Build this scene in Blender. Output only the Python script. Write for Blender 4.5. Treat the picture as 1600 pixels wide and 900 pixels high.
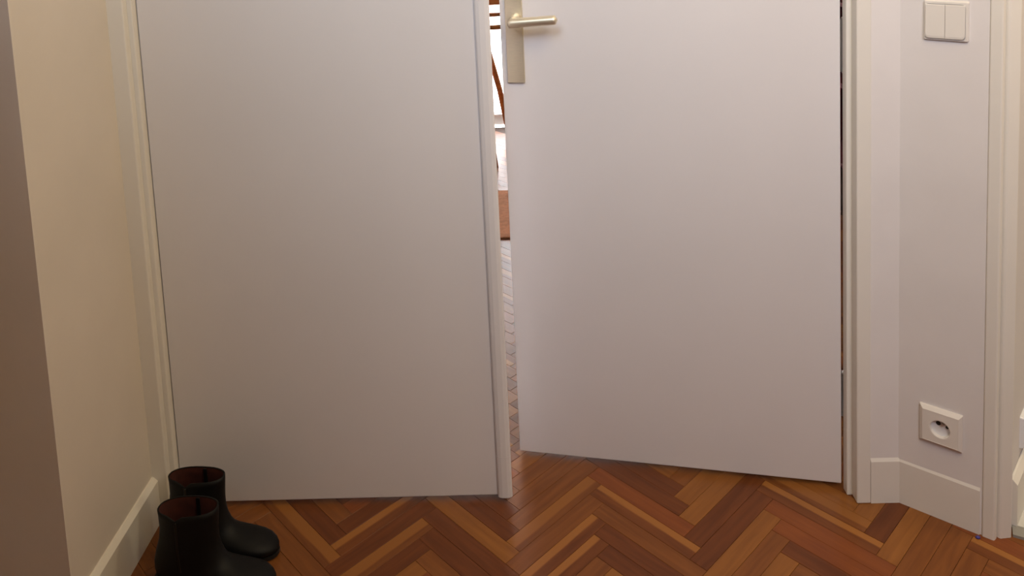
import bpy, bmesh, math, random
from mathutils import Vector, Matrix

for o in list(bpy.data.objects):
    bpy.data.objects.remove(o)
scene = bpy.context.scene
COL = scene.collection
rnd = random.Random(7)

# ------------------------------------------------------------------ camera
F_PX, PX, PY = 1280.05, 785.43, -39.60            # focal length and principal point in the 1600x900 frame
PITCH, ROLL, YAW = [math.radians(a) for a in (5.9893, -2.6359, -1.6106)]
CAM = Vector((0.0, -1.6956, 1.357))
fw = Vector((math.sin(YAW) * math.cos(PITCH), math.cos(YAW) * math.cos(PITCH), -math.sin(PITCH)))
rt = Vector((math.cos(YAW), -math.sin(YAW), 0))
up = rt.cross(fw)
CR = math.cos(ROLL) * rt + math.sin(ROLL) * up
CU = -math.sin(ROLL) * rt + math.cos(ROLL) * up
cd = bpy.data.cameras.new('camera')
cam = bpy.data.objects.new('camera', cd)
COL.objects.link(cam)
M = Matrix((CR, CU, -fw)).transposed().to_4x4()
M.translation = CAM
cam.matrix_world = M
cd.sensor_fit = 'HORIZONTAL'
cd.sensor_width = 36
cd.lens = F_PX / 1600 * 36
cd.shift_x = (800 - PX) / 1600
cd.shift_y = (PY - 450) / 1600
cd.clip_start = 0.01
scene.camera = cam

# ------------------------------------------------------------------ world, lights, exposure
world = bpy.data.worlds.new('sky')
scene.world = world
world.use_nodes = True
bg = world.node_tree.nodes['Background']
bg.inputs[0].default_value = (0.97, 0.98, 1.0, 1)
bg.inputs[1].default_value = 10.0

def area(name, loc, target, sx, sy, power, color, shape='RECTANGLE'):
    l = bpy.data.lights.new(name, 'AREA')
    l.shape = shape
    l.size = sx
    if shape in ('RECTANGLE', 'ELLIPSE'):
        l.size_y = sy
    l.energy = power
    l.color = color
    o = bpy.data.objects.new(name, l)
    COL.objects.link(o)
    o.location = loc
    d = Vector(target) - Vector(loc)
    o.rotation_euler = d.to_track_quat('-Z', 'Y').to_euler()
    return o

def lamp(name, kind, loc, power, color, radius, target=None, cone=90):
    l = bpy.data.lights.new(name, kind)
    l.energy = power
    l.color = color
    l.shadow_soft_size = radius
    o = bpy.data.objects.new(name, l)
    COL.objects.link(o)
    o.location = loc
    if kind == 'SPOT':
        l.spot_size = math.radians(cone)
        l.spot_blend = 1.0
        o.rotation_euler = (Vector(target) - Vector(loc)).to_track_quat('-Z', 'Y').to_euler()
    return o

lamp('hall_pendant_lamp', 'POINT', (0.45, -1.0, 2.15), 30, (1.0, 0.77, 0.40), 0.30)
lamp('added_fill_spot', 'SPOT', (0.85, -1.85, 2.0), 74, (0.93, 0.91, 1.0), 0.38, (1.0, 0, 0.65), 92)  # added spot without a fitting, brightens the right side and falls off leftward
lamp('added_fill_spot', 'SPOT', (-0.25, -1.55, 2.2), 82, (0.66, 0.79, 0.95), 0.38, (-0.05, 0, 1.80), 90)  # second added spot, cool, lifts the upper part of the left leaf
area('side_room_lamp', (1.75, -0.35, 2.3), (1.2, -0.3, 0.6), 0.3, 0.3, 11, (1.0, 0.84, 0.52), 'DISK')

vs = scene.view_settings
vs.view_transform = 'Standard'
vs.look = 'None'
vs.gamma = 1.0
vs.exposure = 0.0
vs.use_curve_mapping = False

# ------------------------------------------------------------------ materials
def principled(name):
    m = bpy.data.materials.new(name)
    m.use_nodes = True
    nt = m.node_tree
    return m, nt, nt.nodes['Principled BSDF']

def ramp(nt, fac, stops):
    r = nt.nodes.new('ShaderNodeValToRGB')
    cr = r.color_ramp
    while len(cr.elements) < len(stops):
        cr.elements.new(0.5)
    for e, (p, c) in zip(cr.elements, stops):
        e.position = p
        e.color = (*c, 1)
    nt.links.new(fac, r.inputs[0])
    return r

def noise(nt, scale, detail=3, coord='Object', sc=(1, 1, 1)):
    tc = nt.nodes.new('ShaderNodeTexCoord')
    mp = nt.nodes.new('ShaderNodeMapping')
    mp.inputs['Scale'].default_value = sc
    n = nt.nodes.new('ShaderNodeTexNoise')
    n.inputs['Scale'].default_value = scale
    n.inputs['Detail'].default_value = detail
    nt.links.new(tc.outputs[coord], mp.inputs[0])
    nt.links.new(mp.outputs[0], n.inputs[0])
    return n

def paint(name, col, rough=0.5, var=0.03, bump=0.04, scale=6):
    m, nt, b = principled(name)
    n = noise(nt, scale, 4)
    lo = tuple(c * (1 - var) for c in col)
    hi = tuple(min(1, c * (1 + var)) for c in col)
    r = ramp(nt, n.outputs[0], [(0.3, lo), (0.7, hi)])
    nt.links.new(r.outputs[0], b.inputs['Base Color'])
    b.inputs['Roughness'].default_value = rough
    n2 = noise(nt, 180, 2)
    bp = nt.nodes.new('ShaderNodeBump')
    bp.inputs['Strength'].default_value = bump
    bp.inputs['Distance'].default_value = 0.002
    nt.links.new(n2.outputs[0], bp.inputs['Height'])
    nt.links.new(bp.outputs[0], b.inputs['Normal'])
    return m

def metal(name, col, rough):
    m, nt, b = principled(name)
    n = noise(nt, 60, 2, sc=(1, 1, 14))
    r = ramp(nt, n.outputs[0], [(0.3, tuple(c * .93 for c in col)), (0.7, col)])
    nt.links.new(r.outputs[0], b.inputs['Base Color'])
    b.inputs['Metallic'].default_value = 0.8
    b.inputs['Roughness'].default_value = rough
    return m

def wood(name, dark, light, rough=0.30, streak=None, spec=0.32, edge=0.004):
    """plank timber; grain along local X; streak = pale sapwood along one long edge"""
    m, nt, b = principled(name)
    tc = nt.nodes.new('ShaderNodeTexCoord')
    oi = nt.nodes.new('ShaderNodeObjectInfo')
    ad = nt.nodes.new('ShaderNodeVectorMath')
    ad.operation = 'ADD'
    sc = nt.nodes.new('ShaderNodeVectorMath')
    sc.operation = 'SCALE'
    cv = nt.nodes.new('ShaderNodeCombineXYZ')
    for i in range(3):
        nt.links.new(oi.outputs['Random'], cv.inputs[i])
    nt.links.new(cv.outputs[0], sc.inputs[0])
    sc.inputs['Scale'].default_value = 13.0
    nt.links.new(tc.outputs['Object'], ad.inputs[0])
    nt.links.new(sc.outputs[0], ad.inputs[1])
    mp = nt.nodes.new('ShaderNodeMapping')
    mp.inputs['Scale'].default_value = (2.2, 26, 20)
    nt.links.new(ad.outputs[0], mp.inputs[0])
    n = nt.nodes.new('ShaderNodeTexNoise')
    n.inputs['Scale'].default_value = 3.0
    n.inputs['Detail'].default_value = 6
    n.inputs['Distortion'].default_value = 0.6
    nt.links.new(mp.outputs[0], n.inputs[0])
    r = ramp(nt, n.outputs[0], [(0.3, dark), (0.72, light)])
    out = r.outputs[0]
    if streak:
        sp = nt.nodes.new('ShaderNodeSeparateXYZ')
        nt.links.new(tc.outputs['Object'], sp.inputs[0])
        mu = nt.nodes.new('ShaderNodeMath')
        mu.operation = 'MULTIPLY_ADD'
        nt.links.new(n.outputs[0], mu.inputs[0])
        mu.inputs[1].default_value = 0.006
        nt.links.new(sp.outputs[1], mu.inputs[2])
        mr = nt.nodes.new('ShaderNodeMapRange')
        nt.links.new(mu.outputs[0], mr.inputs[0])
        mr.inputs[1].default_value = edge
        mr.inputs[2].default_value = edge + 0.004
        mx = nt.nodes.new('ShaderNodeMix')
        mx.data_type = 'RGBA'
        nt.links.new(mr.outputs[0], mx.inputs[0])
        nt.links.new(out, mx.inputs[6])
        mx.inputs[7].default_value = (*streak, 1)
        out = mx.outputs[2]
    nt.links.new(out, b.inputs['Base Color'])
    b.inputs['Roughness'].default_value = rough
    b.inputs['Specular IOR Level'].default_value = spec
    bp = nt.nodes.new('ShaderNodeBump')
    bp.inputs['Strength'].default_value = 0.05
    bp.inputs['Distance'].default_value = 0.001
    nt.links.new(n.outputs[0], bp.inputs['Height'])
    nt.links.new(bp.outputs[0], b.inputs['Normal'])
    return m

MAT = {}
MAT['wall'] = paint('white_wall_paint', (0.745, 0.712, 0.71), 0.6)
MAT['cream'] = paint('cream_wall_paint', (0.70, 0.64, 0.585), 0.6)
MAT['taupe'] = paint('hall_wall_paint', (0.76, 0.69, 0.68), 0.65)
MAT['door'] = paint('satin_door_paint', (0.73, 0.70, 0.708), 0.38, 0.02, 0.03, 3)
MAT['trim'] = paint('trim_paint', (0.76, 0.725, 0.675), 0.38, 0.02, 0.03, 5)
MAT['ceiling'] = paint('ceiling_paint', (0.8, 0.79, 0.77), 0.8)
MAT['dim_brown'] = paint('bounce_dimming_brown', (0.36, 0.25, 0.16), 0.8)  # unseen hall walls made dark brown to weaken and warm the bounced light
MAT['brass'] = metal('champagne_metal', (0.83, 0.74, 0.57), 0.38)
MAT['steel'] = metal('hinge_steel', (0.55, 0.54, 0.55), 0.35)
MAT['plastic'] = paint('ivory_plastic', (0.75, 0.71, 0.665), 0.3, 0.01, 0.0)
MAT['insert'] = paint('socket_insert_plastic', (0.78, 0.78, 0.80), 0.3, 0.01, 0.0)
MAT['black'] = paint('painted_hole_black', (0.01, 0.01, 0.01), 0.6, 0.01, 0.0)
MAT['leather'] = paint('black_leather', (0.004, 0.004, 0.0045), 0.55, 0.2, 0.12, 40)
MAT['leather'].node_tree.nodes['Principled BSDF'].inputs['Specular IOR Level'].default_value = 0.22
MAT['sole'] = paint('black_rubber', (0.007, 0.007, 0.007), 0.6, 0.1, 0.1, 40)
MAT['lining'] = paint('red_brown_lining', (0.06, 0.012, 0.007), 0.75, 0.2, 0.1, 60)
MAT['zip'] = metal('dark_zip', (0.03, 0.03, 0.03), 0.4)
MAT['tile'] = paint('pale_tile', (0.62, 0.61, 0.58), 0.25, 0.05, 0.02, 12)
MAT['threshold'] = paint('grey_stone', (0.29, 0.28, 0.26), 0.5, 0.15, 0.1, 30)
MAT['subfloor'] = paint('dark_joint', (0.045, 0.018, 0.007), 0.7, 0.1, 0.05, 30)
MAT['blue'] = paint('blue_plastic', (0.05, 0.04, 0.25), 0.4, 0.05, 0.0)
MAT['chairwood'] = wood('orange_chair_wood', (0.42, 0.13, 0.035), (0.60, 0.23, 0.06), 0.35)
MAT['redwood'] = wood('dark_red_wood', (0.10, 0.012, 0.02), (0.17, 0.025, 0.035), 0.4)
WOODS = {
    'dark': wood('plank_dark', (0.105, 0.029, 0.007), (0.165, 0.049, 0.0125)),
    'mid': wood('plank_mid', (0.155, 0.049, 0.0115), (0.225, 0.078, 0.018)),
    'red': wood('plank_red', (0.175, 0.046, 0.0115), (0.235, 0.069, 0.016)),
    'light': wood('plank_light', (0.205, 0.073, 0.016), (0.285, 0.108, 0.023)),
    'streak': wood('plank_sapwood_edge', (0.12, 0.034, 0.008), (0.185, 0.058, 0.014), streak=(0.31, 0.122, 0.028)),
    'half': wood('plank_sapwood_half', (0.14, 0.042, 0.010), (0.20, 0.068, 0.016), streak=(0.27, 0.103, 0.023), edge=-0.004),
}
g, ntg, bgl = principled('window_glass')
bgl.inputs['Transmission Weight'].default_value = 1
bgl.inputs['Roughness'].default_value = 0
bgl.inputs['IOR'].default_value = 1.0
MAT['glass'] = g

# ------------------------------------------------------------------ helpers
def link(name, me, mat, parent=None, loc=(0, 0, 0), smooth=False):
    o = bpy.data.objects.new(name, me)
    COL.objects.link(o)
    o.location = loc
    if mat is not None:
        me.materials.clear()
        me.materials.append(mat)
    if parent is not None:
        o.parent = parent
    if smooth:
        for p in me.polygons:
            p.use_smooth = True
    return o

def from_bm(name, bm, mat, parent=None, loc=(0, 0, 0), smooth=False):
    bmesh.ops.recalc_face_normals(bm, faces=bm.faces)
    me = bpy.data.meshes.new(name)
    bm.to_mesh(me)
    bm.free()
    return link(name, me, mat, parent, loc, smooth)

def box(name, x0, x1, y0, y1, z0, z1, mat, parent=None, bev=0.0, seg=2):
    bm = bmesh.new()
    bmesh.ops.create_cube(bm, size=1)
    c = Vector(((x0 + x1) / 2, (y0 + y1) / 2, z0))
    for v in bm.verts:
        v.co = Vector((v.co.x * (x1 - x0), v.co.y * (y1 - y0), (v.co.z + .5) * (z1 - z0)))
    if bev:
        bmesh.ops.bevel(bm, geom=bm.edges[:], offset=bev, segments=seg, affect='EDGES', profile=0.5)
    return from_bm(name, bm, MAT[mat] if isinstance(mat, str) else mat, parent, c)

def prism(name, pts, z0, z1, mat, parent=None, bev=0.0):
    bm = bmesh.new()
    cx = sum(p[0] for p in pts) / len(pts)
    cy = sum(p[1] for p in pts) / len(pts)
    lo = [bm.verts.new((p[0] - cx, p[1] - cy, 0)) for p in pts]
    hi = [bm.verts.new((p[0] - cx, p[1] - cy, z1 - z0)) for p in pts]
    n = len(pts)
    bm.faces.new(lo[::-1])
    bm.faces.new(hi)
    for i in range(n):
        bm.faces.new((lo[i], lo[(i + 1) % n], hi[(i + 1) % n], hi[i]))
    if bev:
        es = [e for e in bm.edges if abs(e.verts[0].co.z - e.verts[1].co.z) > 1e-4]
        bmesh.ops.bevel(bm, geom=es, offset=bev, segments=3, affect='EDGES', profile=0.5)
    return from_bm(name, bm, MAT[mat], parent, (cx, cy, z0))

def sweep(name, path, prof, mat, parent=None, closed=False):
    """extrude a profile of (distance out to the right of travel, height) along a plan polyline, mitred"""
    bm = bmesh.new()
    n = len(path)
    P = [Vector((p[0], p[1])) for p in path]
    rows = []
    for i in range(n):
        d0 = (P[i] - P[i - 1]).normalized() if i > 0 else (P[1] - P[0]).normalized()
        d1 = (P[i + 1] - P[i]).normalized() if i < n - 1 else d0
        n0 = Vector((d0.y, -d0.x))
        n1 = Vector((d1.y, -d1.x))
        m = (n0 + n1).normalized()
        m /= max(0.3, m.dot(n0))
        rows.append([bm.verts.new((P[i].x + m.x * a - P[0].x, P[i].y + m.y * a - P[0].y, z)) for a, z in prof])
    k = len(prof)
    for i in range(n - 1):
        for j in range(k):
            bm.faces.new((rows[i][j], rows[i][(j + 1) % k], rows[i + 1][(j + 1) % k], rows[i + 1][j]))
    bm.faces.new(rows[0])
    bm.faces.new(rows[-1][::-1])
    return from_bm(name, bm, MAT[mat], parent, (path[0][0], path[0][1], 0))

def tube(name, pts, rad, mat, parent=None, seg=16, dome=True):
    """round bar through points with per-point radius, closed ends"""
    bm = bmesh.new()
    P = [Vector(p) for p in pts]
    R = rad if isinstance(rad, (list, tuple)) else [rad] * len(P)
    ref = Vector((0, 0, 1))
    rows = []
    for i, p in enumerate(P):
        d = (P[min(i + 1, len(P) - 1)] - P[max(i - 1, 0)]).normalized()
        rf = ref if abs(d.z) < 0.9 else Vector((1, 0, 0))
        a = d.cross(rf).normalized()
        b = d.cross(a)
        rows.append([bm.verts.new(p - P[0] + (a * math.cos(t) + b * math.sin(t)) * R[i])
                     for t in [2 * math.pi * j / seg for j in range(seg)]])
    for i in range(len(P) - 1):
        for j in range(seg):
            bm.faces.new((rows[i][j], rows[i][(j + 1) % seg], rows[i + 1][(j + 1) % seg], rows[i + 1][j]))
    bm.faces.new(rows[0][::-1])
    bm.faces.new(rows[-1])
    return from_bm(name, bm, MAT[mat], parent, P[0], True)

def empty(name, loc, rz=0.0):
    o = bpy.data.objects.new(name, None)
    COL.objects.link(o)
    o.empty_display_size = 0.05
    o.location = loc
    o.rotation_euler = (0, 0, rz)
    return o

def tag(o, label, cat, kind=None, group=None):
    o['label'] = label
    o['category'] = cat
    if kind:
        o['kind'] = kind
    if group:
        o['group'] = group
    return o

# ------------------------------------------------------------------ measured plan (metres; doors in plane y = 0)
XL, YLN = -0.8698, -0.353                # left wall plane and its near corner
X1, X2, X3 = -0.8245, -0.1107, -0.0790   # left leaf edge, cover strip edges
XH, YH, TH, LW = 0.6504, 0.0075, math.radians(10.678), 0.7258
YC = -0.0364                             # casing front plane
XC = 0.757
GAP = 0.0130
HB = 0.105
CEIL = 2.6
CA = math.radians(37.6)
CD = Vector((math.cos(CA), -math.sin(CA)))       # along the slanted wall, towards the camera
CN = Vector((-math.sin(CA), -math.cos(CA)))      # out of the slanted wall
C0 = Vector((XC, YC))
CEND = 0.1777
def ch(s, out=0.0):
    p = C0 + CD * s + CN * out
    return (p.x, p.y)
S = 'structure'

# ------------------------------------------------------------------ shell of the rooms
tag(box('wall_left', -2.2, XL, YLN, 0.12, 0, CEIL, 'cream'),
    'cream side wall running from the dim corner to the closed door leaf', 'wall', S)
tag(box('wall_corner', -2.2, XL, YLN - 0.001, YLN, 0, CEIL, 'taupe'),
    'dim wall face at the far left edge, nearest the camera', 'wall', S)
e0, e1 = ch(CEND), (0.937, -0.136)
tag(prism('wall_right', [(0.694, YC + .003), (XC - .001, YC + .003), ch(.155, -.0025), (0.905, -0.120), (0.946, -0.112),
                         (1.140, 0.11), (0.715, 0.11), (0.715, 0.015), (0.694, 0.015)], 0, CEIL, 'wall'),
    'slanted white wall piece carrying the light switch and the socket', 'wall', S)
tag(box('wall_lintel', XL, 0.72, 0.0, 0.11, 2.08, CEIL, 'wall'), 'white wall above the double door, out of frame', 'wall', S)
tag(box('wall_behind', -2.2, 1.45, -3.5, -3.4, 0, CEIL, 'dim_brown'), 'brown hall wall behind the camera, unseen, darkened to cut bounced light', 'wall', S)
tag(box('wall_hall_left', -2.3, -2.2, -3.5, 0.12, 0, CEIL, 'dim_brown'), 'brown hall wall far out to the left, unseen, darkened to cut bounced light', 'wall', S)
tag(box('wall_hall_right', 1.36, 1.46, -3.4, -0.36, 0, CEIL, 'dim_brown'), 'brown hall wall right of the side doorway, unseen, darkened to cut bounced light', 'wall', S)
tag(box('wall_side_north', 1.13, 2.5, 0.10, 0.2, 0, CEIL, 'cream'), 'cream far wall of the side room', 'wall', S)
tag(box('wall_side_east', 2.5, 2.6, -1.0, 0.2, 0, CEIL, 'cream'), 'cream end wall of the side room', 'wall', S)
tag(box('wall_side_south', 1.46, 2.5, -1.0, -0.9, 0, CEIL, 'cream'), 'cream near wall of the side room', 'wall', S)
tag(box('wall_living_left', -2.3, -2.2, 0.12, 3.0, 0, CEIL, 'wall'), 'white left wall of the bright room beyond the doors', 'wall', S)
tag(box('wall_living_right', 1.6, 1.7, 0.2, 3.0, 0, CEIL, 'wall'), 'white right wall of the bright room beyond the doors', 'wall', S)
WX0, WX1, WZ1 = -0.95, 0.45, 2.25
far = tag(box('wall_far', -2.2, WX0, 2.9, 3.0, 0, CEIL, 'wall'), 'white window wall of the bright room beyond the doors', 'wall', S)
box('wall_panel', WX1, 1.6, 2.9, 3.0, 0, CEIL, 'wall', far).location -= far.location
box('wall_panel', WX0, WX1, 2.9, 3.0, WZ1, CEIL, 'wall', far).location -= far.location
tag(box('ceiling', -2.3, 2.6, -3.5, 3.0, CEIL, CEIL + .08, 'ceiling'), 'white ceiling over the hall and rooms, out of frame', 'ceiling', S)

# French window of the far room
w = tag(empty('window_1', (WX0, 2.93, 0)), 'overexposed tall white window glimpsed through the door gap', 'window', S)
wd = WX1 - WX0
box('window_frame', 0, 0.05, 0, .05, 0, WZ1, 'trim', w)
box('window_frame', wd - .05, wd, 0, .05, 0, WZ1, 'trim', w)
box('window_frame', .05, wd - .05, 0, .05, WZ1 - .05, WZ1, 'trim', w)
box('window_frame', .05, wd - .05, 0, .05, 0, .06, 'trim', w)
box('mullion', wd / 2 - .26, wd / 2 - .19, 0, .05, .06, WZ1 - .05, 'trim', w)
box('pane', .05, wd / 2 - .26, .022, .028, .06, WZ1 - .05, 'glass', w)
box('pane', wd / 2 - .19, wd - .05, .022, .028, .06, WZ1 - .05, 'glass', w)

# unseen half-lowered cloth added over the panes to warm the floor's reflection
MAT['reflection_blind'] = paint('reflection_blind_cloth', (0.72, 0.56, 0.46), 0.9, 0.04, 0.1, 40)
_nt = MAT['reflection_blind'].node_tree
_tr = _nt.nodes.new('ShaderNodeBsdfTranslucent')
_tr.inputs[0].default_value = (0.80, 0.56, 0.43, 1)
_mx = _nt.nodes.new('ShaderNodeMixShader')
_mx.inputs[0].default_value = 0.6
_nt.links.new(_nt.nodes['Principled BSDF'].outputs[0], _mx.inputs[1])
_nt.links.new(_tr.outputs[0], _mx.inputs[2])
_nt.links.new(_mx.outputs[0], _nt.nodes['Material Output'].inputs[0])
bm = bmesh.new()                                   # one cloth sheet with slight waves, hem bar below
_rows = []
for _i in range(2):
    _rows.append([bm.verts.new((.03 + (wd - .06) * k / 40, -.040 + .003 * math.sin(k * .9), (1.25, WZ1 - .03)[_i])) for k in range(41)])
for k in range(40):
    bm.faces.new((_rows[0][k], _rows[0][k + 1], _rows[1][k + 1], _rows[1][k]))
from_bm('reflection_blind', bm, MAT['reflection_blind'], w)
box('reflection_blind_bar', .03, wd - .03, -.048, -.032, 1.235, 1.255, 'trim', w, .003)
MAT['rug'] = paint('brown_rug_pile', (0.40, 0.17, 0.075), 0.95, 0.2, 0.5, 60)

# ------------------------------------------------------------------ floor: herringbone planks
floor = tag(box('floor', -2.2, 2.5, -3.4, 2.9, -0.05, -0.0075, 'subfloor'),
            'glossy orange-brown herringbone parquet floor', 'floor', S)
PL, PW = 0.262, 0.0405
A_TIP = Vector((0.122, -0.074))                    # lower far corner of one up-right plank
e1v = Vector((1, 1)) / math.sqrt(2)
e2v = Vector((-1, 1)) / math.sqrt(2)
ORG = A_TIP - e1v * PL
jt = 0.0006
def plank_mesh():
    bm = bmesh.new()
    bmesh.ops.create_cube(bm, size=1)
    for v in bm.verts:
        v.co = Vector((v.co.x * (PL - jt), v.co.y * (PW - jt), (v.co.z - .5) * 0.007))
    top = [e for e in bm.edges if all(v.co.z > -1e-6 for v in e.verts)]
    bmesh.ops.bevel(bm, geom=top, offset=0.0005, segments=1, affect='EDGES')
    me = bpy.data.meshes.new('plank')
    bm.to_mesh(me)
    bm.free()
    return me
PM = {}
for k, m in WOODS.items():
    PM[k] = plank_mesh()
    PM[k].materials.append(m)

def pix_floor(u, v):
    d = (u - PX) * CR - (v - PY) * CU + F_PX * fw
    t = -CAM.z / d.z
    return CAM + d * t
def which(p):
    """index (column pair, row, kind) of the plank under a floor point"""
    q = Vector((p[0], p[1])) - ORG
    a, b = q.dot(e1v), q.dot(e2v)
    # translations: row (PW, PW), column (PL, -PL)
    for kind in 'AB':
        r0 = (a + b) / 2 / PW
        c0 = (a - b) / 2 / PL
        for r in range(int(r0) - 9, int(r0) + 9):
            for c in range(int(c0) - 3, int(c0) + 4):
                x = a - r * PW - c * PL
                y = b - r * PW + c * PL
                if kind == 'A' and 0 <= x < PL and 0 <= y < PW:
                    return (c, r, 'A')
                if kind == 'B' and PL <= x < PL + PW and PW - PL <= y < PW:
                    return (c, r, 'B')
# colours of planks picked out in the photograph: (column, row, direction) -> (timber, pale side turned)
forced = {}
def setp(kind, c, **rows):
    for r, k in rows.items():
        rr = -int(r[1:]) if r[0] == 'm' else int(r[1:])
        forced[(c, rr, kind)] = (k.rstrip('/'), k.endswith('/'))
setp('A', 0, p6='light', p5='mid', p4='mid', p3='mid', p2='half', p1='mid', p0='streak', m1='streak', m2='mid')
setp('A', -1, p4='red', p3='dark', p2='streak', p1='dark', p0='half', m1='dark', m2='light')
setp('A', 1, p5='mid', p4='light', p3='light', p2='dark', p1='dark', p0='light', m1='mid', m2='light')
setp('A', 2, p3='light', p2='dark', p1='light', p0='mid', m1='mid', m2='mid')
setp('A', -2, p4='mid', p3='mid', p2='mid', p1='mid', p0='mid', m1='dark')
setp('B', -1, p3='dark', p2='dark', p1='light', p0='dark', m1='dark', m2='mid')
setp('B', 0, p5='light', p4='dark', p3='dark', p2='red', p1='streak', p0='mid', m1='dark', m2='dark')
setp('B', 1, p3='light', p2='half', p1='streak', p0='red', m1='red', m2='dark', m3='mid')
setp('B', 2, p2='mid', p1='mid', p0='mid', m1='red', m2='streak', m3='mid')
setp('B', -2, p3='mid', p2='dark', p1='half', p0='mid', m1='mid', m2='dark')
setp('B', -3, p3='dark', p2='mid', p1='mid', p0='mid')

def plank_pose(c, r, kind):
    base = ORG + e1v * (r * PW + c * PL) + e2v * (r * PW - c * PL)
    if kind == 'A':
        ctr = base + e1v * (PL / 2) + e2v * (PW / 2)
        ang = math.pi / 4
    else:
        ctr = base + e1v * (PL + PW / 2) + e2v * (PW - PL / 2)
        ang = -math.pi / 4
    return ctr, ang
cells = []
for c in range(-12, 14):
    for r in range(-90, 110):
        for kind in 'AB':
            ctr, ang = plank_pose(c, r, kind)
            if -2.05 < ctr.x < 1.25 and -3.2 < ctr.y < 2.75:
                # leave out what lies wholly under walls or tiles
                if ctr.x < XL - .13 and YLN + .1 < ctr.y < 0.03:
                    continue
                if ctr.x > 0.80 and ctr.y > -0.02 and ctr.y < .1:
                    continue
                if ctr.x > 1.0 and -0.10 < ctr.y < .1:
                    continue
                cells.append((c, r, kind, ctr, ang))
def view_rank(cl):
    x, y = cl[3]
    s = 0.0
    s += max(0, -0.30 - y) * 3 + max(0, y - 0.12) * (1.0 if abs(x + .09) < .12 else 3) + max(0, abs(x) - 1.05) * 3
    return s + 0.02 * abs(x)
cells.sort(key=view_rank)
kinds = ['dark'] * 5 + ['mid'] * 5 + ['red'] * 3 + ['light'] * 2 + ['streak'] * 2 + ['half'] * 2
for i, (c, r, kind, ctr, ang) in enumerate(cells[:298]):
    k = rnd.choice(kinds)
    flip = rnd.random() < .5
    if (c, r, kind) in forced:
        k, flip = forced[(c, r, kind)]
    o = bpy.data.objects.new('plank', PM[k])
    COL.objects.link(o)
    o.parent = floor
    o.location = Vector((ctr.x, ctr.y, rnd.uniform(-.0003, 0.0))) - floor.location
    o.rotation_euler = (rnd.uniform(-.002, .002), rnd.uniform(-.0006, .0006), ang + (math.pi if flip else 0))
# the remaining planks, joined by colour
verts, faces, mids = [], [], []
names = ['dark', 'mid', 'red', 'light']
for c, r, kind, ctr, ang in cells[298:]:
    if ctr.y > .15 and ctr.x > 1.4:
        continue
    b0 = len(verts)
    d = Vector((math.cos(ang), math.sin(ang))) * (PL - jt) / 2
    n = Vector((-math.sin(ang), math.cos(ang))) * (PW - jt) / 2
    cs = [ctr - d - n, ctr + d - n, ctr + d + n, ctr - d + n]
    z = rnd.uniform(-.0003, 0)
    for p in cs:
        verts.append((p.x, p.y, z))
    for p in cs:
        verts.append((p.x, p.y, -.007))
    fs = [(0, 1, 2, 3), (0, 4, 5, 1), (1, 5, 6, 2), (2, 6, 7, 3), (3, 7, 4, 0)]
    mi = rnd.choice([0, 0, 1, 1, 2, 3])
    for f in fs:
        faces.append(tuple(b0 + q for q in f))
        mids.append(mi)
me = bpy.data.meshes.new('plank_field')
me.from_pydata(verts, [], faces)
for nme in names:
    me.materials.append(WOODS[nme])
me.polygons.foreach_set('material_index', mids)
me.update()
pf = bpy.data.objects.new('plank_field', me)
COL.objects.link(pf)
pf.parent = floor
pf.location = -floor.location
pf['kind'] = 'stuff'

# side room: pale tiles and stone threshold
J, K = Vector((0.940, -0.1365)), Vector((1.36, -0.352))
jd = (K - J).normalized()
jn = Vector((-jd.y, jd.x))
T1, T2 = J + jn * 0.030, K + jn * 0.030
tag(prism('floor_side_room', [tuple(T1 + jn * .001), tuple(T2 + jn * .001), (1.46, -.9), (2.5, -.9), (2.5, .1), (1.135, .1), (0.965, -.09)], -0.007, 0.004, 'tile'),
    'pale tiled floor of the side room at the right edge', 'floor', S)
tag(prism('trim_threshold', [tuple(J), tuple(K), tuple(T2), tuple(T1)], -0.006, 0.006, 'threshold', bev=0.0),
    'grey stone threshold strip in the side doorway at the right edge', 'threshold', S)

# ------------------------------------------------------------------ door casings and baseboards
t1 = tag(empty('trim_1', (XL, 0, 0)), 'white stepped door casing between the cream wall and the closed leaf', 'door casing', S)
box('casing_board', -.005, .0335, YC, .11, 0, 2.10, 'trim', t1, .0025)
box('casing_step', .0325, .0437, -.018, .11, 0, 2.07, 'trim', t1, .002)
t2 = tag(empty('trim_2', (0.653, 0, 0)), 'white stepped door casing between the ajar leaf and the switch wall', 'door casing', S)
box('casing_board', .0135, .0435, YC - .0005, .0148, 0, 2.10, 'trim', t2, .0025)
box('casing_step', .0020, .0145, -.0115, .010, 0, 2.07, 'trim', t2, .002)
box('casing_head', XL - .653 + .0335, .0135, YC, .0, 2.07, 2.10, 'trim', t2, .002)
t3 = tag(empty('trim_3', (e0[0], e0[1], 0)), 'white moulded casing of the side doorway at the right edge', 'door casing', S)
def rel(p, o): return (p[0] - o[0], p[1] - o[1])
prism('casing_board', [rel(q, e0) for q in (ch(.1555, 0.0005), ch(CEND, 0.0005), (0.908, -0.137), (0.900, -0.118), ch(.1555, -.006))], 0, 2.10, 'trim', t3, .003)
prism('casing_step', [rel(q, e0) for q in ((0.905, -0.130), (0.912, -0.140), (0.937, -0.1375), (0.942, -0.112), (0.905, -0.112))], 0, 2.07, 'trim', t3, .003)

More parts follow.
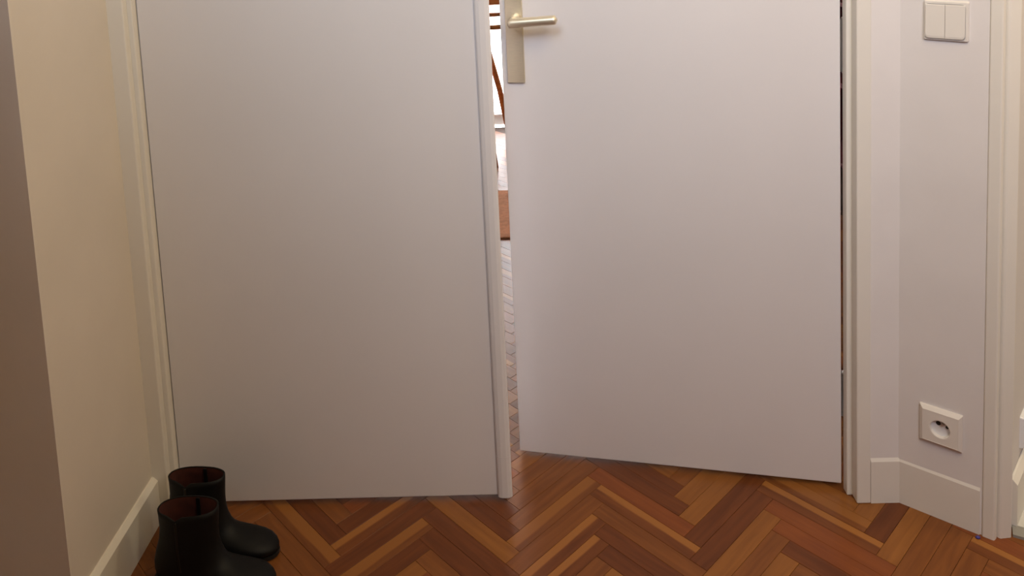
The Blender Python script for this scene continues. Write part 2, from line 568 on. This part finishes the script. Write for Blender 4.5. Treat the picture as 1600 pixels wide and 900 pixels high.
BP = [(0, 0), (.013, 0), (.013, HB - .009), (.004, HB), (0, HB)]
tag(sweep('baseboard_left', [(XL, YLN + .0), (XL, YC - .0005)], BP, 'trim'),
    'white baseboard with bevelled top along the cream left wall', 'baseboard', S)
BPR = [(-.004, 0), (.0004, 0), (.0004, HB - .0095), (-.0042, HB)]
tag(sweep('baseboard_right', [(0.6965, YC), (XC, YC), ch(.1515)][::-1], [(-a, z) for a, z in BPR][::-1] if False else [(-a, z) for a, z in BPR], 'trim'),
    'white baseboard bending along the slanted wall below the socket', 'baseboard', S)
tag(sweep('baseboard_side_room', [(1.138, 0.105), (0.950, -0.108)], [(-a, z) for a, z in BP], 'trim'),
    'white baseboard in the side room seen past the doorway casing', 'baseboard', S)

# ------------------------------------------------------------------ double door
d1 = tag(empty('door_1', (X1, 0, 0)), 'closed plain white left leaf of the double door with cover strip', 'door', S)
box('leaf', 0, X3 - .012 - X1, 0, .038, GAP, 2.05, 'door', d1, .002)
def strip(name, z0, z1):
    w2 = X3 - X2
    prof = [(0, 0.0), (0.0, -.0045), (.003, -.0075), (.010, -.0095), (w2 - .010, -.0095), (w2 - .003, -.0075), (w2, -.0045), (w2, 0.0)]
    o = prism(name, [(X2 - X1 + a, b) for a, b in prof], z0, z1, 'door', d1)
    return o
strip('cover_strip', GAP + .0965, 2.05)
strip('cover_strip', GAP - .001, GAP + .096)

d2 = tag(empty('door_2', (XH, YH, 0), -TH), 'plain white right leaf of the double door standing ajar', 'door', S)
box('leaf', -LW, 0, 0, .038, GAP, 2.05, 'door', d2, .002)
plate = box('handle_plate', -.7122, -.6725, -.0085, 0, .9176, 1.142, 'brass', d2, .0016)
plate['label'] = 'champagne-coloured metal handle plate'
pc = plate.location.copy()
ZL = 1.0645
neck = tube('lever_neck', [(-.688, -.0085, ZL + .001), (-.688, -.016, ZL + .001), (-.688, -.030, ZL + .001), (-.688, -.046, ZL)], [.013, .0112, .0105, .0100], 'brass', plate)
neck.location -= pc
# lever: rounded bar, slightly raised tip
lp, lr = [], []
for i in range(25):
    t = i / 24
    x = -.6985 + .112 * t
    e = min(t, 1 - t) * .112
    rr = .0108 if e > .006 else .0108 * math.sqrt(max(.06, 1 - ((.006 - e) / .006) ** 2))
    lp.append((x, -.052, ZL - .0035 + .0075 * t))
    lr.append(rr)
lv = tube('lever', lp, lr, 'brass', plate, 24)
lv.location -= pc
lv['label'] = 'champagne-coloured rounded lever handle'
# hinges on the far side, seen through the hinge gap
for z0, z1 in ((.157, .263), (.935, 1.055), (1.72, 1.83)):
    h = tube('hinge', [(.0125, .0245, z0), (.0125, .0245, z0 + .05), (.0125, .0245, z0 + .051), (.0125, .0245, z0 + .056), (.0125, .0245, z0 + .057), (.0125, .0245, z1)],
             [.0055, .0055, .0035, .0035, .0055, .0055], 'steel', d2, 12)
    lf = box('hinge_plate', -.0005, .008, .018, .036, z0 + .004, z1 - .004, 'steel', h)
    lf.location -= h.location

# ------------------------------------------------------------------ switch and socket on the slanted wall
def on_wall(name, s, z):
    p = ch(s, -.0022)
    return empty(name, (p[0], p[1], z), -CA)       # local x along the wall, -y out of it

def rounded(name, x0, x1, z0, z1, y0, y1, r, mat, parent, tl=None, taper=0.0):
    """rounded-corner slab standing on the wall: from y0 (wall) out to y1"""
    bm = bmesh.new()
    rings = []
    cs = [(x1 - r, z1 - r, 0), (x0 + r, z1 - r, 90), (x0 + r, z0 + r, 180), (x1 - r, z0 + r, 270)]
    mx, mz = (x0 + x1) / 2, (z0 + z1) / 2
    def ring(y, k):
        vs = []
        for (cx, cz, a0) in cs:
            for j in range(6):
                a = math.radians(a0 + 90 * j / 5)
                x, zz = cx + r * math.cos(a), cz + r * math.sin(a)
                sx = 1 - k / (abs(x0 - x1) / 2)
                sz = 1 - k / (abs(z0 - z1) / 2)
                vs.append(bm.verts.new((mx + (x - mx) * sx, y, mz + (zz - mz) * sz)))
        return vs
    ys = [(y0, 0.0), (y0 + (y1 - y0) * .6, taper * .5), (y1 - (y1 - y0) * .08, taper), (y1, taper + abs(y1 - y0) * .2)]
    for y, k in ys:
        rings.append(ring(y, k))
    n = len(rings[0])
    for a, b in zip(rings, rings[1:]):
        for i in range(n):
            bm.faces.new((a[i], a[(i + 1) % n], b[(i + 1) % n], b[i]))
    bm.faces.new(rings[0])
    bm.faces.new(rings[-1][::-1])
    return from_bm(name, bm, MAT[mat], parent)

sw = tag(on_wall('light_switch', .0407, 1.0992), 'ivory double-rocker light switch high on the slanted wall', 'light switch')
rounded('switch_plate', 0, .080, -.080, 0, 0, -.0060, .003, 'plastic', sw, taper=.0015)
def rocker(x0, x1, rl, rr):
    """wedge rocker with one rounded lower corner; its lower edge stands proud"""
    bm = bmesh.new()
    zt, zb, r = -.0075, -.0745, .007
    pts = [(x1, zt), (x0, zt)]
    if rl:
        pts += [(x0 + r - r * math.cos(a), zb + r - r * math.sin(a)) for a in [math.pi / 2 * k / 5 for k in range(6)]]
    else:
        pts += [(x0, zb)]
    if rr:
        pts += [(x1 - r + r * math.sin(a), zb + r - r * math.cos(a)) for a in [math.pi / 2 * k / 5 for k in range(6)]]
    else:
        pts += [(x1, zb)]
    def front(z):
        t = (zt - z) / (zt - zb)
        return -.0078 - .0022 * t
    n = len(pts)
    a = [bm.verts.new((x, -.0058, z)) for x, z in pts]
    b = [bm.verts.new((x, front(z) + .0006, z)) for x, z in pts]
    cx, cz = (x0 + x1) / 2, (zt + zb) / 2
    k = .0008
    c = [bm.verts.new((x + math.copysign(k if (x > cx) == rr or (x < cx) == rl else .0002, cx - x), front(z), z + (.0045 if z < cz - .02 else -.0008))) for x, z in pts]
    for q, w2 in ((a, b), (b, c)):
        for i in range(n):
            bm.faces.new((q[i], q[(i + 1) % n], w2[(i + 1) % n], w2[i]))
    bm.faces.new(a[::-1])
    bm.faces.new(c)
    return from_bm('rocker', bm, MAT['plastic'], sw)
rounded('rocker_gap_shade', .0030, .0745, -.0760, -.0060, -.0055, -.0064, .007, 'steel', sw)  # grey slab behind the rockers, paints the shade in the gap around them
rocker(.0035, .0386, True, False)
rocker(.0392, .0738, False, True)

def socket(root):
    """bevelled plate with a round recessed well, an earth pin and two black discs painted for the contact holes"""
    c = (.0395, -.0415)
    R, seg = .0185, 48
    cs = [(0, 0, 0.0, .003), (0, -.006, .0012, .003), (0, -.0095, .0075, .0025)]
    bm = bmesh.new()
    def rect_ring(y, inset):
        out = []
        for j in range(seg):
            a = 2 * math.pi * j / seg
            ca, sa = math.cos(a), math.sin(a)
            h = .040 - inset
            k = 1 / max(abs(ca), abs(sa))
            k = min(k, 1.41)
            out.append(bm.verts.new((.040 + ca * k * h, y, -.040 + sa * k * h)))
        return out
    def circ(y, r):
        return [bm.verts.new((c[0] + r * math.cos(2 * math.pi * j / seg), y, c[1] + r * math.sin(2 * math.pi * j / seg))) for j in range(seg)]
    rings = [rect_ring(0, 0), rect_ring(-.0045, .0003), rect_ring(-.0105, .0068), rect_ring(-.0100, .0072), circ(-.0104, R + .0015), circ(-.0100, R), circ(-.0015, R - .001)]
    for q, w2 in zip(rings, rings[1:]):
        for j in range(seg):
            bm.faces.new((q[j], q[(j + 1) % seg], w2[(j + 1) % seg], w2[j]))
    bm.faces.new(rings[0])
    pl = from_bm('socket_plate', bm, MAT['plastic'], root)
    bm = bmesh.new()
    bmesh.ops.create_cone(bm, cap_ends=True, segments=40, radius1=R - .001, radius2=R - .001, depth=.001)
    bmesh.ops.rotate(bm, verts=bm.verts, matrix=Matrix.Rotation(math.pi / 2, 3, 'X'))
    well = from_bm('well_face', bm, MAT['insert'], root, (c[0], -.0014, c[1]))
    well['label'] = 'pale round recessed socket face'
    def pin(name, x, z, r, y0, y1, mat):
        bm = bmesh.new()
        bmesh.ops.create_cone(bm, cap_ends=True, segments=14, radius1=r, radius2=r, depth=abs(y1 - y0))
        bmesh.ops.rotate(bm, verts=bm.verts, matrix=Matrix.Rotation(math.pi / 2, 3, 'X'))
        return from_bm(name, bm, MAT[mat], root, (c[0] + x, (y0 + y1) / 2, c[1] + z))
    pin('painted_pin_hole', -.0045, .0085, .0046, -.0018, -.0024, 'black')  # flat black discs paint the dark inside the contact holes
    pin('painted_pin_hole', .0120, .0050, .0032, -.0018, -.0024, 'black')
    pin('earth_pin', .0040, .0100, .0024, -.0018, -.0080, 'steel')
    return root
sk = tag(on_wall('wall_socket', .0392, .2461), 'ivory wall socket with pale round insert above the slanted baseboard', 'socket')
socket(sk)
pd = (Vector((1.14, 0.11)) - Vector((0.946, -0.112)))
sk2 = empty('wall_socket', (1.004, -0.0455, .196), math.atan2(pd.y, pd.x))
tag(sk2, 'partly hidden grey-white socket on the cream side-room wall at right edge', 'socket')
rounded('socket_plate', 0, .075, -.072, 0, 0, -.010, .003, 'insert', sk2, taper=.003)
rounded('socket_face', .012, .063, -.060, -.012, -.009, -.0112, .012, 'insert', sk2)

# ------------------------------------------------------------------ boots
def make_boot(loc, rz, label, tw, mirror=1, sc=1.0):
    root = tag(empty('ankle_boot', loc, rz), label, 'boot', None, 'pair of black ankle boots by the door')
    # rings: front/top point, back/bottom point, half width
    RG = [((.138, .170), (.014, .166), tw), ((.1375, .160), (.015, .156), tw * 1.0), ((.135, .138), (.016, .132), (tw + .033) / 2),
          ((.133, .117), (.013, .106), .033), ((.133, .099), (.005, .082), .034), ((.1365, .083), (-.001, .060), .0345),
          ((.143, .0685), (-.002, .042), .0345), ((.152, .058), (.003, .030), .0345), ((.165, .0515), (.048, .026), .0345),
          ((.180, .0475), (.097, .018), .0355), ((.196, .0435), (.138, .010), .0375), ((.211, .0395), (.174, .007), .0375),
          ((.2245, .035), (.201, .007), .0335), ((.2355, .029), (.223, .008), .0255), ((.2425, .0225), (.237, .010), .0155), ((.245, .0175), (.2438, .0135), .006)]
    seg = 32
    def ringpts(F, B, w, inset=0.0):
        F, B = Vector((F[0], 0, F[1])), Vector((B[0], 0, B[1]))
        c = (F + B) / 2
        ax = (F - B) / 2
        L = ax.length
        ax = ax / L * (L - inset)
        out = []
        for j in range(seg):
            a = 2 * math.pi * j / seg
            ca, sa = math.cos(a), math.sin(a)
            k = .88
            x = math.copysign(abs(ca) ** k, ca)
            y = math.copysign(abs(sa) ** k, sa)
            out.append(c + ax * x + Vector((0, y * (w - inset) * mirror, 0)))
        return out
    def notch(pts, depth):
        # the rim dips in the middle of the near side
        for p in pts:
            if p.y < 0:
                dx = abs(p.x - .062)
                p.z -= depth * max(0, 1 - dx / .016)
        return pts
    bm = bmesh.new()
    rows = []
    for i, (F, B, w) in enumerate(RG):
        pts = ringpts(F, B, w)
        if i == 0:
            pts = notch(pts, .011)
        elif i == 1:
            pts = notch(pts, .005)
        rows.append([bm.verts.new(p) for p in pts])
    for a, b in zip(rows, rows[1:]):
        for j in range(seg):
            bm.faces.new((a[j], a[(j + 1) % seg], b[(j + 1) % seg], b[j]))
    bm.faces.new(rows[-1])
    # turned-in rim
    rim = [bm.verts.new(p) for p in notch(ringpts(*RG[0], inset=.0028), .011)]
    for j in range(seg):
        bm.faces.new((rim[j], rim[(j + 1) % seg], rows[0][(j + 1) % seg], rows[0][j]))
    upo = from_bm('upper', bm, MAT['leather'], root, smooth=True)
    # lining
    bm = bmesh.new()
    lr = []
    for i in range(8):
        pts = ringpts(*RG[i], inset=.0030 + .0004 * min(i, 2))
        if i == 0:
            pts = notch(pts, .0112)
        elif i == 1:
            pts = notch(pts, .005)
        for p in pts:
            p.z -= .0012 if i == 0 else 0
        lr.append([bm.verts.new(p) for p in pts])
    for a, b in zip(lr, lr[1:]):
        for j in range(seg):
            bm.faces.new((a[(j + 1) % seg], a[j], b[j], b[(j + 1) % seg]))
    bm.faces.new(lr[-1])
    lo = from_bm('lining', bm, MAT['lining'], root, smooth=True)
    lo['label'] = 'red-brown leather lining'
    # pull tab standing inside the far side of the rim
    tab = box('pull_tab', .080, .088, tw - .0075, tw - .0045, .125, .1675, 'leather', root, .001)
    # side zip on the near side
    zp = []
    for i in range(0, 7):
        F, B, w = RG[i]
        zp.append((.062 + .006 * i / 6, -(w + .0008), (F[1] + B[1]) / 2 - (.012 if i == 0 else .003 if i == 1 else 0)))
    bm = bmesh.new()
    prev = None
    for (x, y, z) in zp:
        cur = [bm.verts.new((x - .003, y + .0015, z)), bm.verts.new((x - .0012, y - .0008, z)), bm.verts.new((x + .0012, y - .0008, z)), bm.verts.new((x + .003, y + .0015, z))]
        if prev:
            for a in range(3):
                bm.faces.new((prev[a], prev[a + 1], cur[a + 1], cur[a]))
        prev = cur
    from_bm('zip', bm, MAT['zip'], root)
    # sole: outline slab, with heel block
    def outline(n=40):
        pts = []
        for j in range(n):
            a = 2 * math.pi * j / n
            x = .1225 + .1235 * math.cos(a)
            t = (x + .001) / .247
            wv = .0325 + .0075 * math.exp(-((t - .70) / .2) ** 2) - .008 * math.exp(-((t - .40) / .14) ** 2)
            s = math.sin(a)
            pts.append((x, math.copysign(abs(s) ** .75, s) * wv))
        return pts
    bm = bmesh.new()
    lo_, hi_ = [], []
    for x, y in outline():
        lift = .0 if x > .15 else .024 * min(1, (.15 - x) / .09)
        tip = .005 * max(0, (x - .2) / .054) ** 2
        lo_.append(bm.verts.new((x, y, .0008 + lift + tip)))
        hi_.append(bm.verts.new((x, y * 1.0, .0085 + lift + tip)))
    n = len(lo_)
    bm.faces.new(lo_[::-1])
    bm.faces.new(hi_)
    for j in range(n):
        bm.faces.new((lo_[j], lo_[(j + 1) % n], hi_[(j + 1) % n], hi_[j]))
    from_bm('sole', bm, MAT['sole'], root)
    hp = [(.004, -.026), (.000, -.012), (.000, .012), (.004, .026), (.02, .031), (.058, .028), (.060, 0), (.058, -.028), (.02, -.031)]
    prism('heel', hp, 0, .027, 'sole', root)
    root.scale = (sc, sc, sc)
    return root
make_boot((-0.808, -0.108, 0), math.radians(-7), 'black ankle boot with red-brown lining, farther one, beside the door leaf', .026)
make_boot((-0.790, -0.199, 0), math.radians(-5), 'black ankle boot with red-brown lining, nearer one, cut by the bottom edge', .030)

# ------------------------------------------------------------------ tiny blue crumb by the slanted baseboard
cp = pix_floor(1529, 839)
bm = bmesh.new()
bmesh.ops.create_icosphere(bm, subdivisions=2, radius=.0045)
for v in bm.verts:
    v.co = Vector((v.co.x * 1.1, v.co.y * .8, max(v.co.z, -.002) * .8 + .0016))
cr = from_bm('plastic_crumb', bm, MAT['blue'], None, (cp.x - .003, cp.y - .003, 0.0), True)
tag(cr, 'tiny dark blue plastic crumb lying at the foot of the slanted baseboard', 'crumb')

# ------------------------------------------------------------------ room beyond: armchair by the window, dark red bookcase
ac = tag(empty('wooden_armchair', (-0.42, 2.42, 0)), 'orange-brown wooden chair seen as a sliver through the door gap', 'chair')
box('seat', -.24, .21, -.22, .22, .41, .445, 'chairwood', ac, .008)
for sx in (-1, 1):
    for sy in (-1, 1):
        qx = -.075 if (sx > 0 and sy < 0) else -.015
        tube('leg', [(sx * .205 + qx, sy * .18, .56 if sx > 0 else .41), (sx * .27 + qx, sy * .20, .28), (sx * .31 + qx, sy * .22, 0)], [.017, .016, .013], 'chairwood', ac, 10)
for sy in (-1, 1):
    tube('armrest', [(-.28, sy * .2, .69), (0, sy * .21, .69), (.30, sy * .2, .692)], .012, 'chairwood', ac, 10)
    tube('back_post', [(-.22, sy * .2, .43), (-.25, sy * .2, .62), (-.28, sy * .2, .82)], .014, 'chairwood', ac, 10)
box('back_rail', -.30, .31, .20, .222, .742, .83, 'chairwood', ac, .006)
bc = tag(empty('bookcase', (1.36, 1.2, 0)), 'dark red wooden bookcase glimpsed through the hinge gap', 'bookcase')
box('side_panel', 0, .24, 0, .02, 0, 1.9, 'redwood', bc, .001)
box('side_panel', 0, .24, .98, 1.0, 0, 1.9, 'redwood', bc, .001)
box('back_panel', .225, .239, .02, .98, 0, 1.9, 'redwood', bc)
for z in (.06, .42, .78, 1.14, 1.5, 1.88):
    box('shelf', 0, .225, .02, .98, z, z + .02, 'redwood', bc, .001)

tag(box('brown_rug', -1.1, 0.55, 1.37, 1.87, 0.0, 0.008, 'rug', None, .003), 'plain brown rug seen as a sliver through the door gap', 'rug')
